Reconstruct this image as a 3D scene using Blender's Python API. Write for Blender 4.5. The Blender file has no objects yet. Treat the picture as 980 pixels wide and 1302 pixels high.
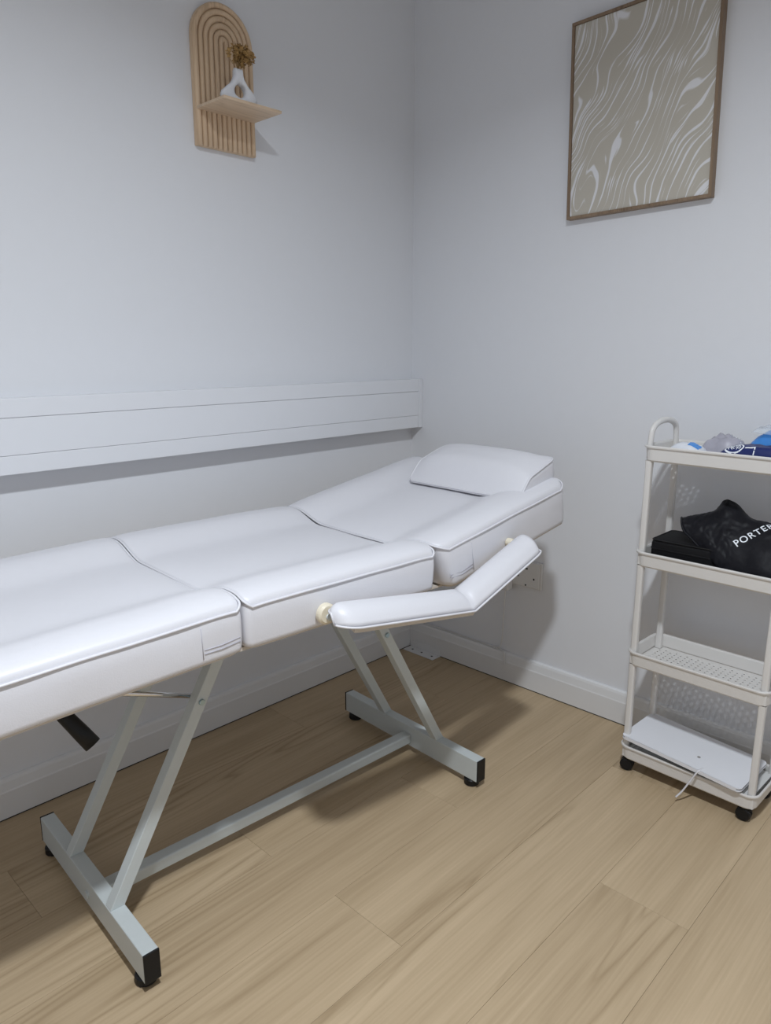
import bpy, bmesh, math, random
from mathutils import Vector, Matrix, noise
from mathutils.bvhtree import BVHTree
random.seed(7)
S = bpy.context.scene
COL = S.collection
PI = math.pi

# ------------------------------------------------------------------ camera
cam = bpy.data.cameras.new('camera')
cam_o = bpy.data.objects.new('camera', cam); COL.objects.link(cam_o)
right = Vector((0.69428351, -0.71970161, 0.0))
down = Vector((-0.15986791, -0.15422177, -0.97501687))
fwd = Vector((0.70172121, 0.67693814, -0.22213083))
M = Matrix((right, -down, -fwd)).transposed().to_4x4()
M.translation = Vector((-1.95558691, -1.75516451, 1.12))
cam_o.matrix_world = M
cam.sensor_fit = 'VERTICAL'; cam.sensor_height = 36.0
cam.lens = 921.77 / 1302 * 36.0
cam.clip_start = 0.02
S.camera = cam_o

# ------------------------------------------------------------------ world, light, exposure
w = bpy.data.worlds.new('world'); S.world = w; w.use_nodes = True
w.node_tree.nodes['Background'].inputs[0].default_value = (0.8, 0.85, 1, 1)
w.node_tree.nodes['Background'].inputs[1].default_value = 0.0
S.view_settings.view_transform = 'Standard'
S.view_settings.look = 'None'
S.view_settings.exposure = 0.0
S.view_settings.gamma = 1.0
S.view_settings.use_curve_mapping = False
LAMP = Vector((-1.60, -1.58, 2.4))
LAMP_POWER = 30.5
LAMP_COLOR = (0.875, 0.937, 1.0)
LAMP_SPREAD = 149
ROOM = dict(x0=-2.95, y0=-2.85, z1=2.4)


# ------------------------------------------------------------------ materials
def new_mat(name):
    m = bpy.data.materials.new(name); m.use_nodes = True
    nt = m.node_tree
    return m, nt, nt.nodes['Principled BSDF']


def N(nt, typ, **kw):
    n = nt.nodes.new(typ)
    for k, v in kw.items():
        if k in n.inputs.keys() if isinstance(k, str) else False:
            n.inputs[k].default_value = v
        else:
            setattr(n, k, v)
    return n


def plain(name, col, rough=0.5, metal=0.0, bump=0.0, bscale=200.0, var=0.03, spec=0.5, coat=0.0):
    m, nt, b = new_mat(name)
    L = nt.links
    tc = N(nt, 'ShaderNodeTexCoord')
    nz = N(nt, 'ShaderNodeTexNoise'); nz.inputs['Scale'].default_value = bscale * 0.12
    nz.inputs['Detail'].default_value = 3
    L.new(tc.outputs['Object'], nz.inputs['Vector'])
    mix = N(nt, 'ShaderNodeMix', data_type='RGBA')
    c1 = [max(0, c * (1 - var)) for c in col] + [1]
    c2 = [min(1, c * (1 + var)) for c in col] + [1]
    mix.inputs[6].default_value = c1; mix.inputs[7].default_value = c2
    L.new(nz.outputs['Fac'], mix.inputs[0])
    L.new(mix.outputs[2], b.inputs['Base Color'])
    b.inputs['Roughness'].default_value = rough
    b.inputs['Metallic'].default_value = metal
    b.inputs['Specular IOR Level'].default_value = spec
    b.inputs['Coat Weight'].default_value = coat
    if bump > 0:
        n2 = N(nt, 'ShaderNodeTexNoise'); n2.inputs['Scale'].default_value = bscale
        n2.inputs['Detail'].default_value = 2
        L.new(tc.outputs['Object'], n2.inputs['Vector'])
        bp = N(nt, 'ShaderNodeBump'); bp.inputs['Strength'].default_value = bump
        bp.inputs['Distance'].default_value = 0.002
        L.new(n2.outputs['Fac'], bp.inputs['Height'])
        L.new(bp.outputs['Normal'], b.inputs['Normal'])
    return m


WALL = plain('wall_paint', (0.785, 0.795, 0.825), 0.75, bump=0.06, bscale=260, var=0.01, spec=0.3)
CEIL = plain('ceiling_paint', (0.82, 0.82, 0.82), 0.9, var=0.01)
SKIRT = plain('gloss_paint', (0.78, 0.78, 0.785), 0.35, var=0.01)
PVC = plain('white_pvc', (0.80, 0.81, 0.84), 0.4, var=0.01)
VINYL = plain("white_vinyl", (0.735, 0.73, 0.765), 0.42, bump=0.10, bscale=420, var=0.012)
PIPE = plain('vinyl_piping', (0.74, 0.735, 0.77), 0.4, var=0.01)
SEAM = plain('seam_thread', (0.50, 0.49, 0.54), 0.6)
BOARD = plain('cream_backing', (0.60, 0.54, 0.47), 0.7, var=0.04)
CREAM = plain('cream_plastic', (0.80, 0.73, 0.58), 0.45)
METAL = plain('grey_powder_coat', (0.555, 0.595, 0.595), 0.38, bump=0.05, bscale=700, var=0.02)
BLACK = plain('black_plastic', (0.008, 0.008, 0.009), 0.45, var=0.1, spec=0.3)
CHROME = plain('chrome', (0.85, 0.85, 0.86), 0.08, metal=1.0)
ZINC = plain('zinc_bolt', (0.42, 0.55, 0.62), 0.3, metal=1.0)
CART = plain('cart_plastic', (0.72, 0.70, 0.675), 0.42, var=0.015)
BAGM = plain('black_nylon', (0.008, 0.008, 0.011), 0.5, bump=0.25, bscale=90, var=0.15, spec=0.17)
POUCH = plain('black_fabric', (0.007, 0.007, 0.008), 0.65, bump=0.3, bscale=500, var=0.2, spec=0.2)
PRINT = plain('white_print', (0.82, 0.85, 0.9), 0.5)
CERAMIC = plain('matt_white_ceramic', (0.74, 0.75, 0.79), 0.55, bump=0.05, bscale=600)
SOCKET = plain('socket_plastic', (0.74, 0.73, 0.72), 0.35)
HOLE = plain('dark_hole', (0.02, 0.02, 0.02), 0.8)
FOLDER = plain('white_folder', (0.80, 0.81, 0.85), 0.4, var=0.01)
PAPER = plain('paper', (0.70, 0.70, 0.69), 0.8)
GREYCARD = plain('grey_card', (0.30, 0.29, 0.28), 0.6, var=0.15)
NAVY = plain('navy_film', (0.012, 0.022, 0.12), 0.3, var=0.15)
BLUE = plain('blue_film', (0.06, 0.27, 0.70), 0.28, var=0.12)
WHITEPACK = plain('white_film', (0.75, 0.77, 0.82), 0.35)
GREYBAG = plain('grey_film', (0.42, 0.41, 0.47), 0.35, var=0.18)
FLOWERM = plain('dried_petal', (0.40, 0.24, 0.085), 0.75, var=0.35, bscale=300)
STEMM = plain('dried_stem', (0.32, 0.20, 0.08), 0.8)


def clear_film():
    m, nt, b = new_mat('clear_film')
    b.inputs['Base Color'].default_value = (0.75, 0.8, 0.85, 1)
    b.inputs['Roughness'].default_value = 0.12
    b.inputs['Alpha'].default_value = 0.32
    return m


FILM = clear_film()


def wood(name, dark, light, axis='X', sc=1.0, rand=True, fine=1.0):
    """streaky wood: axis = grain direction in object space."""
    m, nt, b = new_mat(name); L = nt.links
    tc = N(nt, 'ShaderNodeTexCoord'); oi = N(nt, 'ShaderNodeObjectInfo')
    add = N(nt, 'ShaderNodeVectorMath', operation='ADD')
    L.new(tc.outputs['Object'], add.inputs[0])
    sc_r = N(nt, 'ShaderNodeVectorMath', operation='SCALE'); sc_r.inputs[0].default_value = (13.7, 7.3, 3.1)
    L.new(oi.outputs['Random'], sc_r.inputs['Scale'])
    if rand: L.new(sc_r.outputs[0], add.inputs[1])
    mp = N(nt, 'ShaderNodeMapping')
    i = 'XYZ'.index(axis)
    v = [9.0 * sc] * 3; v[i] = 0.7 * sc
    mp.inputs['Scale'].default_value = v
    L.new(add.outputs[0], mp.inputs['Vector'])
    # broad tone bands
    n1 = N(nt, 'ShaderNodeTexNoise'); n1.inputs['Scale'].default_value = 1.6; n1.inputs['Detail'].default_value = 3
    n1.inputs['Distortion'].default_value = 0.5
    L.new(mp.outputs[0], n1.inputs['Vector'])
    # cathedral figure: contour lines of a stretched noise
    n2 = N(nt, 'ShaderNodeTexNoise'); n2.inputs['Scale'].default_value = 0.9; n2.inputs['Detail'].default_value = 1.5
    n2.inputs['Distortion'].default_value = 0.35
    L.new(mp.outputs[0], n2.inputs['Vector'])
    mu = N(nt, 'ShaderNodeMath', operation='MULTIPLY'); mu.inputs[1].default_value = 30
    L.new(n2.outputs['Fac'], mu.inputs[0])
    pp = N(nt, 'ShaderNodeMath', operation='PINGPONG'); pp.inputs[1].default_value = 1.0
    L.new(mu.outputs[0], pp.inputs[0])
    pw = N(nt, 'ShaderNodeMath', operation='POWER'); pw.inputs[1].default_value = 3.0
    L.new(pp.outputs[0], pw.inputs[0])
    # where the figure shows
    n4 = N(nt, 'ShaderNodeTexNoise'); n4.inputs['Scale'].default_value = 0.55; n4.inputs['Detail'].default_value = 0
    L.new(mp.outputs[0], n4.inputs['Vector'])
    mr = N(nt, 'ShaderNodeMapRange'); mr.inputs[1].default_value = 0.45; mr.inputs[2].default_value = 0.62
    L.new(n4.outputs['Fac'], mr.inputs[0])
    fig = N(nt, 'ShaderNodeMath', operation='MULTIPLY'); L.new(pw.outputs[0], fig.inputs[0]); L.new(mr.outputs[0], fig.inputs[1])
    # fine pores
    mp2 = N(nt, 'ShaderNodeMapping'); v2 = [170.0 * fine] * 3; v2[i] = 5.0 * fine
    mp2.inputs['Scale'].default_value = v2
    L.new(add.outputs[0], mp2.inputs['Vector'])
    n3 = N(nt, 'ShaderNodeTexNoise'); n3.inputs['Scale'].default_value = 1.0; n3.inputs['Detail'].default_value = 3
    L.new(mp2.outputs[0], n3.inputs['Vector'])
    a1 = N(nt, 'ShaderNodeMath', operation='MULTIPLY_ADD'); a1.inputs[1].default_value = -0.55
    L.new(fig.outputs[0], a1.inputs[0]); L.new(n1.outputs['Fac'], a1.inputs[2])
    a2 = N(nt, 'ShaderNodeMath', operation='MULTIPLY_ADD'); a2.inputs[1].default_value = 0.66
    L.new(n3.outputs['Fac'], a2.inputs[0]); L.new(a1.outputs[0], a2.inputs[2])
    a3 = N(nt, 'ShaderNodeMath', operation='MULTIPLY_ADD'); a3.inputs[1].default_value = 0.09
    L.new(oi.outputs['Random'], a3.inputs[0]); L.new(a2.outputs[0], a3.inputs[2])
    r = N(nt, 'ShaderNodeMapRange'); r.inputs[1].default_value = 0.38; r.inputs[2].default_value = 1.16
    L.new(a3.outputs[0], r.inputs[0])
    mix = N(nt, 'ShaderNodeMix', data_type='RGBA')
    mix.inputs[6].default_value = (*dark, 1); mix.inputs[7].default_value = (*light, 1)
    L.new(r.outputs[0], mix.inputs[0]); L.new(mix.outputs[2], b.inputs['Base Color'])
    b.inputs['Roughness'].default_value = 0.48
    b.inputs['Specular IOR Level'].default_value = 0.35
    bp = N(nt, 'ShaderNodeBump'); bp.inputs['Strength'].default_value = 0.12; bp.inputs['Distance'].default_value = 0.001
    L.new(n3.outputs['Fac'], bp.inputs['Height']); L.new(bp.outputs['Normal'], b.inputs['Normal'])
    return m


OAK = wood('oak_laminate', (0.375, 0.275, 0.165), (0.56, 0.43, 0.280), 'X', 1.0)
PINE = wood('pale_pine', (0.56, 0.40, 0.26), (0.78, 0.585, 0.40), 'Z', 2.2, fine=1.6)
SHELFW = wood('pale_pine_board', (0.56, 0.42, 0.29), (0.75, 0.58, 0.42), 'X', 2.2, fine=1.6)
FRAMEW = wood('brown_wood_frame', (0.17, 0.115, 0.075), (0.30, 0.215, 0.145), 'Z', 3.0, fine=2.0)


def marble_print():
    m, nt, b = new_mat('marbled_print'); L = nt.links
    tc = N(nt, 'ShaderNodeTexCoord')
    mp = N(nt, 'ShaderNodeMapping')
    mp.inputs['Rotation'].default_value = (math.radians(-27), 0, 0)
    L.new(tc.outputs['Object'], mp.inputs['Vector'])
    # slow warp
    wn = N(nt, 'ShaderNodeTexNoise'); wn.inputs['Scale'].default_value = 5.2; wn.inputs['Detail'].default_value = 1.3
    L.new(mp.outputs[0], wn.inputs['Vector'])
    sub = N(nt, 'ShaderNodeVectorMath', operation='SUBTRACT'); sub.inputs[1].default_value = (.5, .5, .5)
    L.new(wn.outputs['Color'], sub.inputs[0])
    scl = N(nt, 'ShaderNodeVectorMath', operation='SCALE'); scl.inputs['Scale'].default_value = 0.135
    L.new(sub.outputs[0], scl.inputs[0])
    add = N(nt, 'ShaderNodeVectorMath', operation='ADD')
    L.new(mp.outputs[0], add.inputs[0]); L.new(scl.outputs[0], add.inputs[1])
    st = N(nt, 'ShaderNodeMapping'); st.inputs['Scale'].default_value = (1, 13.0, 2.7)
    L.new(add.outputs[0], st.inputs['Vector'])
    n = N(nt, 'ShaderNodeTexNoise'); n.inputs['Scale'].default_value = 1.0; n.inputs['Detail'].default_value = 1.0
    n.inputs['Distortion'].default_value = 0.25
    L.new(st.outputs[0], n.inputs['Vector'])
    sep = N(nt, 'ShaderNodeSeparateXYZ'); L.new(add.outputs[0], sep.inputs[0])
    gr = N(nt, 'ShaderNodeMath', operation='MULTIPLY'); gr.inputs[1].default_value = 1.0
    L.new(sep.outputs['Y'], gr.inputs[0])

    def lines(k, g_, off, thr, soft, wscale):
        gm = N(nt, 'ShaderNodeMath', operation='MULTIPLY'); gm.inputs[1].default_value = g_
        L.new(gr.outputs[0], gm.inputs[0])
        v = N(nt, 'ShaderNodeMath', operation='MULTIPLY_ADD'); v.inputs[1].default_value = k
        L.new(n.outputs['Fac'], v.inputs[0]); L.new(gm.outputs[0], v.inputs[2])
        v2 = N(nt, 'ShaderNodeMath', operation='ADD'); v2.inputs[1].default_value = off
        L.new(v.outputs[0], v2.inputs[0])
        p = N(nt, 'ShaderNodeMath', operation='PINGPONG'); p.inputs[1].default_value = 0.5
        L.new(v2.outputs[0], p.inputs[0])
        wn2 = N(nt, 'ShaderNodeTexNoise'); wn2.inputs['Scale'].default_value = wscale; wn2.inputs['Detail'].default_value = 1
        st2 = N(nt, 'ShaderNodeMapping'); st2.inputs['Scale'].default_value = (1, 2.4, 1); st2.inputs['Location'].default_value = (off * 9, off * 5, 0)
        L.new(add.outputs[0], st2.inputs['Vector']); L.new(st2.outputs[0], wn2.inputs['Vector'])
        t = N(nt, 'ShaderNodeMapRange'); t.inputs[1].default_value = 0.32; t.inputs[2].default_value = 0.72
        t.inputs[3].default_value = thr[0]; t.inputs[4].default_value = thr[1]
        L.new(wn2.outputs['Fac'], t.inputs[0])
        d = N(nt, 'ShaderNodeMath', operation='SUBTRACT'); L.new(t.outputs[0], d.inputs[0]); L.new(p.outputs[0], d.inputs[1])
        q = N(nt, 'ShaderNodeMapRange'); q.inputs[1].default_value = 0.0; q.inputs[2].default_value = soft
        L.new(d.outputs[0], q.inputs[0])
        return q
    A = lines(4.5, 44.0, 0.0, (0.03, 0.165), 0.05, 9.0)
    B = lines(12.0, 105.0, 0.37, (-0.16, 0.26), 0.12, 12.0)
    mx = N(nt, 'ShaderNodeMath', operation='MAXIMUM'); L.new(A.outputs[0], mx.inputs[0]); L.new(B.outputs[0], mx.inputs[1])
    mix = N(nt, 'ShaderNodeMix', data_type='RGBA')
    mix.inputs[6].default_value = (0.54, 0.505, 0.44, 1); mix.inputs[7].default_value = (0.79, 0.79, 0.81, 1)
    L.new(mx.outputs[0], mix.inputs[0]); L.new(mix.outputs[2], b.inputs['Base Color'])
    b.inputs['Roughness'].default_value = 0.7
    b.inputs['Specular IOR Level'].default_value = 0.2
    return m


ART = marble_print()


# ------------------------------------------------------------------ helpers
def link(o, parent=None):
    COL.objects.link(o)
    if parent is not None: o.parent = parent
    return o


def mesh_obj(name, verts, faces, mat, parent=None, smooth=False):
    me = bpy.data.meshes.new(name)
    me.from_pydata([tuple(v) for v in verts], [], faces)
    me.update()
    bm = bmesh.new(); bm.from_mesh(me)
    bmesh.ops.recalc_face_normals(bm, faces=bm.faces)
    bm.to_mesh(me); bm.free()
    if smooth:
        me.polygons.foreach_set('use_smooth', [True] * len(me.polygons))
    me.materials.append(mat)
    return link(bpy.data.objects.new(name, me), parent)


def bm_obj(name, bm, mat, parent=None, smooth=False):
    me = bpy.data.meshes.new(name)
    bmesh.ops.recalc_face_normals(bm, faces=bm.faces)
    bm.to_mesh(me); bm.free()
    if smooth:
        me.polygons.foreach_set('use_smooth', [True] * len(me.polygons))
    me.materials.append(mat)
    return link(bpy.data.objects.new(name, me), parent)


def box_bm(lo, hi, bev=0.0, seg=2, bm=None):
    own = bmesh.new()
    r = bmesh.ops.create_cube(own, size=1)
    lo, hi = Vector(lo), Vector(hi)
    c = (lo + hi) / 2; d = hi - lo
    for v in own.verts:
        v.co = Vector((v.co.x * d.x, v.co.y * d.y, v.co.z * d.z)) + c
    if bev > 0:
        bmesh.ops.bevel(own, geom=list(own.edges), offset=bev, segments=seg, affect='EDGES', profile=0.5)
    if bm is None: return own
    me = bpy.data.meshes.new('tmp'); own.to_mesh(me); own.free(); bm.from_mesh(me); bpy.data.meshes.remove(me)
    return bm


def box(name, lo, hi, mat, parent=None, bev=0.0, seg=2):
    return bm_obj(name, box_bm(lo, hi, bev, seg), mat, parent, smooth=False)


def tube(name, pts, r, mat, parent=None, closed=False, seg=8, sx=1.0, cap=True, up=None):
    pts = [Vector(p) for p in pts]
    n = len(pts); verts = []; faces = []
    tang = []
    for i in range(n):
        a = pts[(i - 1) % n] if (closed or i > 0) else pts[i]
        b = pts[(i + 1) % n] if (closed or i < n - 1) else pts[i]
        t = (b - a)
        tang.append(t.normalized() if t.length > 1e-9 else Vector((0, 0, 1)))
    ref = Vector(up) if up else (Vector((0, 0, 1)) if abs(tang[0].z) < 0.9 else Vector((1, 0, 0)))
    nrm = (ref - tang[0] * ref.dot(tang[0])).normalized()
    for i in range(n):
        t = tang[i]
        nrm = nrm - t * nrm.dot(t)
        nrm = nrm.normalized() if nrm.length > 1e-9 else Vector((0, 0, 1))
        bi = t.cross(nrm)
        rr = r[i] if isinstance(r, (list, tuple)) else r
        for k in range(seg):
            a = 2 * PI * k / seg
            verts.append(pts[i] + nrm * math.cos(a) * rr + bi * math.sin(a) * rr * sx)
    m = n if closed else n - 1
    for i in range(m):
        j = (i + 1) % n
        for k in range(seg):
            l = (k + 1) % seg
            faces.append((i * seg + k, j * seg + k, j * seg + l, i * seg + l))
    if not closed and cap:
        faces.append(tuple(range(seg))); faces.append(tuple((n - 1) * seg + k for k in range(seg)))
    return mesh_obj(name, verts, faces, mat, parent, smooth=True)


def cyl(name, c, axis, r, h, mat, parent=None, seg=24, bev=0.0):
    """cylinder centred at c, axis direction vector, height h, with softened rims."""
    c = Vector(c); ax = Vector(axis).normalized()
    ref = Vector((0, 0, 1)) if abs(ax.z) < 0.9 else Vector((1, 0, 0))
    e1 = (ref - ax * ref.dot(ax)).normalized(); e2 = ax.cross(e1)
    prof = [(-h / 2, r - bev), (-h / 2 + bev, r), (h / 2 - bev, r), (h / 2, r - bev)] if bev else [(-h / 2, r), (h / 2, r)]
    verts = []; faces = []
    for z, rr in prof:
        for k in range(seg):
            a = 2 * PI * k / seg
            verts.append(c + ax * z + e1 * math.cos(a) * rr + e2 * math.sin(a) * rr)
    for i in range(len(prof) - 1):
        for k in range(seg):
            l = (k + 1) % seg
            faces.append((i * seg + k, i * seg + l, (i + 1) * seg + l, (i + 1) * seg + k))
    faces.append(tuple(range(seg))); faces.append(tuple((len(prof) - 1) * seg + k for k in range(seg)))
    return mesh_obj(name, verts, faces, mat, parent)


def thing(name, label, cat, loc=(0, 0, 0), rot=(0, 0, 0), group=None):
    o = bpy.data.objects.new(name, None); COL.objects.link(o)
    o.empty_display_size = 0.05
    o.location = loc; o.rotation_euler = rot
    tag(o, label, cat, group)
    return o


def tag(o, label, cat, group=None):
    o['label'] = label; o['category'] = cat
    if group: o['group'] = group
    return o


def struct(o, label=None, cat=None):
    o['kind'] = 'structure'
    if label: o['label'] = label
    if cat: o['category'] = cat
    return o


def sm(a, b, x):
    t = min(1, max(0, (x - a) / (b - a))); return t * t * (3 - 2 * t)


def rrect(x0, x1, y0, y1, r, n=8, step=0.02):
    """closed rounded-rectangle outline with points spread along the straights."""
    pts = []
    cs = [((x1 - r, y1 - r), 0), ((x0 + r, y1 - r), PI / 2), ((x0 + r, y0 + r), PI), ((x1 - r, y0 + r), 3 * PI / 2)]
    for ci, ((cx, cy), a0) in enumerate(cs):
        for k in range(n + 1):
            a = a0 + PI / 2 * k / n
            pts.append((cx + r * math.cos(a), cy + r * math.sin(a)))
        nx = cs[(ci + 1) % 4]
        p = pts[-1]; q = (nx[0][0] + r * math.cos(nx[1]), nx[0][1] + r * math.sin(nx[1]))
        L = math.hypot(q[0] - p[0], q[1] - p[1]); m = max(1, int(L / step))
        for k in range(1, m):
            pts.append((p[0] + (q[0] - p[0]) * k / m, p[1] + (q[1] - p[1]) * k / m))
    return pts


def prism(name, poly, axis_pts, mat, parent=None):
    """extrude 2-D polygon poly (list of (p,q)); axis_pts(p,q,end) -> 3-D for end 0/1."""
    n = len(poly)
    v = [axis_pts(p, q, 0) for p, q in poly] + [axis_pts(p, q, 1) for p, q in poly]
    f = [tuple(range(n)), tuple(range(n, 2 * n))] + [(i, (i + 1) % n, n + (i + 1) % n, n + i) for i in range(n)]
    return mesh_obj(name, v, f, mat, parent)


# ------------------------------------------------------------------ the room
X0, Y0, Z1 = ROOM['x0'], ROOM['y0'], ROOM['z1']
T = 0.1
struct(box('wall_left', (X0 - T, 0, 0), (0, T, Z1), WALL), 'plain white painted wall behind the treatment bed', 'wall')
struct(box('wall_right', (0, Y0 - T, 0), (T, T, Z1), WALL), 'plain white painted wall behind the rolling cart', 'wall')
struct(box('wall_back', (X0 - T, Y0 - T, 0), (0, Y0, Z1), WALL), 'plain white painted wall facing the treatment bed', 'wall')
struct(box('wall_foot', (X0 - T, Y0, 0), (X0, 0, Z1), WALL), 'plain white painted wall past the foot of the treatment bed', 'wall')
struct(box('ceiling', (X0 - T, Y0 - T, Z1), (T, T, Z1 + T), CEIL), 'flat white painted ceiling', 'ceiling')
floor = struct(box('floor', (X0 - T, Y0 - T, -0.12), (T, T, -0.012), plain('subfloor', (0.10, 0.075, 0.05), 0.9)),
               'pale oak laminate floor of long narrow boards', 'floor')
# laminate boards, laid along the left wall
PW, PL = 0.19, 1.28
gap = 0.0002
plank_mesh = None
rows = []
y = -1.345 + 7 * PW + 0.19
k = 0
offs = {}
row = 0
ytop = -1.345 + 8 * PW
while ytop > Y0:
    yb = ytop - PW
    idx = round((-1.345 - yb) / PW)          # row index: 0 = board just above y=-1.345
    sh = {0: -0.672, -1: -0.672 + 0.43, -2: -0.672 + 0.86, 1: -0.672 + 0.86, 2: -0.672 + 0.43}.get(idx, -0.672 + (idx * 0.43) % PL)
    xs = sh
    while xs < 0: xs += PL
    while xs > X0:
        a, bb = max(xs - PL, X0), min(xs, -0.002)
        lo_y, hi_y = max(yb, Y0), min(ytop, -0.002)
        if bb - a > 0.01 and hi_y - lo_y > 0.01:
            bm = box_bm((-(bb - a) / 2 + gap, -(hi_y - lo_y) / 2 + gap, -0.012), ((bb - a) / 2 - gap, (hi_y - lo_y) / 2 - gap, 0), 0.0004, 1)
            o = bm_obj('plank', bm, OAK, floor)
            o.location = ((a + bb) / 2, (lo_y + hi_y) / 2, 0)
        xs -= PL
    ytop -= PW

# skirting boards: flat face with a chamfered, stepped top
SK = [(0.0, 0.003), (0.016, 0.003), (0.016, 0.070), (0.0145, 0.074), (0.011, 0.094), (0.0085, 0.1005), (0.0035, 0.103), (0.0, 0.103)]
struct(prism('baseboard_left', SK, lambda p, q, e: (X0 if e == 0 else -0.0, -p, q), SKIRT), 'white gloss skirting board under the trunking', 'skirting')
struct(prism('baseboard_right', SK, lambda p, q, e: (-p, Y0 if e == 0 else -0.016, q), SKIRT), 'white gloss skirting board beside the rolling cart', 'skirting')
box('shadow_gap', (X0, -0.0158, 0.0), (-0.016, -0.003, 0.004), HOLE, bpy.data.objects['baseboard_left'])
box('shadow_gap', (-0.0158, Y0, 0.0), (-0.003, -0.016, 0.004), HOLE, bpy.data.objects['baseboard_right'])

# ------------------------------------------------------------------ ceiling lamp (over the middle of the room)
lamp = thing('ceiling_light', 'round white flush ceiling light over the middle of the room', 'ceiling light', LAMP)
ringv, ringf = [], []
SEG = 40
for r_, z_ in ((0.115, 0), (0.115, -0.018), (0.105, -0.026), (0.092, -0.026), (0.092, -0.012)):
    for k in range(SEG):
        ringv.append((r_ * math.cos(2 * PI * k / SEG), r_ * math.sin(2 * PI * k / SEG), z_))
for i in range(4):
    for k in range(SEG):
        l = (k + 1) % SEG
        ringf.append((i * SEG + k, i * SEG + l, (i + 1) * SEG + l, (i + 1) * SEG + k))
mesh_obj('trim_ring', ringv, ringf, PVC, lamp)
em, nt, b = new_mat('lamp_diffuser')
b.inputs['Base Color'].default_value = (0.9, 0.9, 0.9, 1)
b.inputs['Emission Color'].default_value = (*LAMP_COLOR, 1)
b.inputs['Emission Strength'].default_value = 4.0
dz = -0.014
mesh_obj('diffuser', [(0.0915 * math.cos(2 * PI * k / SEG), 0.0915 * math.sin(2 * PI * k / SEG), dz) for k in range(SEG)], [tuple(range(SEG))], em, lamp)
ld = bpy.data.lights.new('lamp_glow', 'AREA'); ld.shape = 'DISK'; ld.size = 0.13; ld.spread = math.radians(LAMP_SPREAD)
ld.energy = LAMP_POWER; ld.color = LAMP_COLOR
lo = bpy.data.objects.new('lamp_glow', ld); link(lo, lamp); lo.location = (0, 0, -0.028)

# ------------------------------------------------------------------ dado trunking
tr = thing('cable_trunking', 'white plastic cable trunking running along the wall above the bed', 'trunking', (-1.6, 0, 0.925))
x0, x1 = X0 + 1.6, 1.6
box('backing', (x0, -0.044, -0.0835), (x1 - 0.001, 0, 0.0845), PVC, tr)
box('lid', (x0, -0.050, 0.0425), (x1 - 0.018, -0.044, 0.0845), PVC, tr, 0.0015)
box('lid', (x0, -0.050, -0.0405), (x1 - 0.018, -0.044, 0.0418), PVC, tr, 0.0008)
box('lid', (x0, -0.050, -0.0835), (x1 - 0.018, -0.044, -0.0412), PVC, tr, 0.0015)
box('end_cap', (x1 - 0.0175, -0.0512, -0.0845), (x1 - 0.0005, -0.0005, 0.0855), PVC, tr, 0.0015)

# ------------------------------------------------------------------ treatment bed
bed = thing('treatment_bed', 'white vinyl three-section treatment bed on a grey steel frame', 'treatment bed', (-1.456, -0.453, 0), (0, 0, math.radians(-3.1)))
BW = 0.292


def prof(v, w=BW):
    a = abs(v) * BW / w
    if a < 0.115: return 0.671
    if a < 0.232: return 0.671 + 0.029 * sm(0.115, 0.232, a)
    if a < 0.245: return 0.700
    return 0.678 + 0.022 * math.sqrt(max(0, 1 - ((a - 0.245) / (BW - 0.245)) ** 2))


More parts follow.
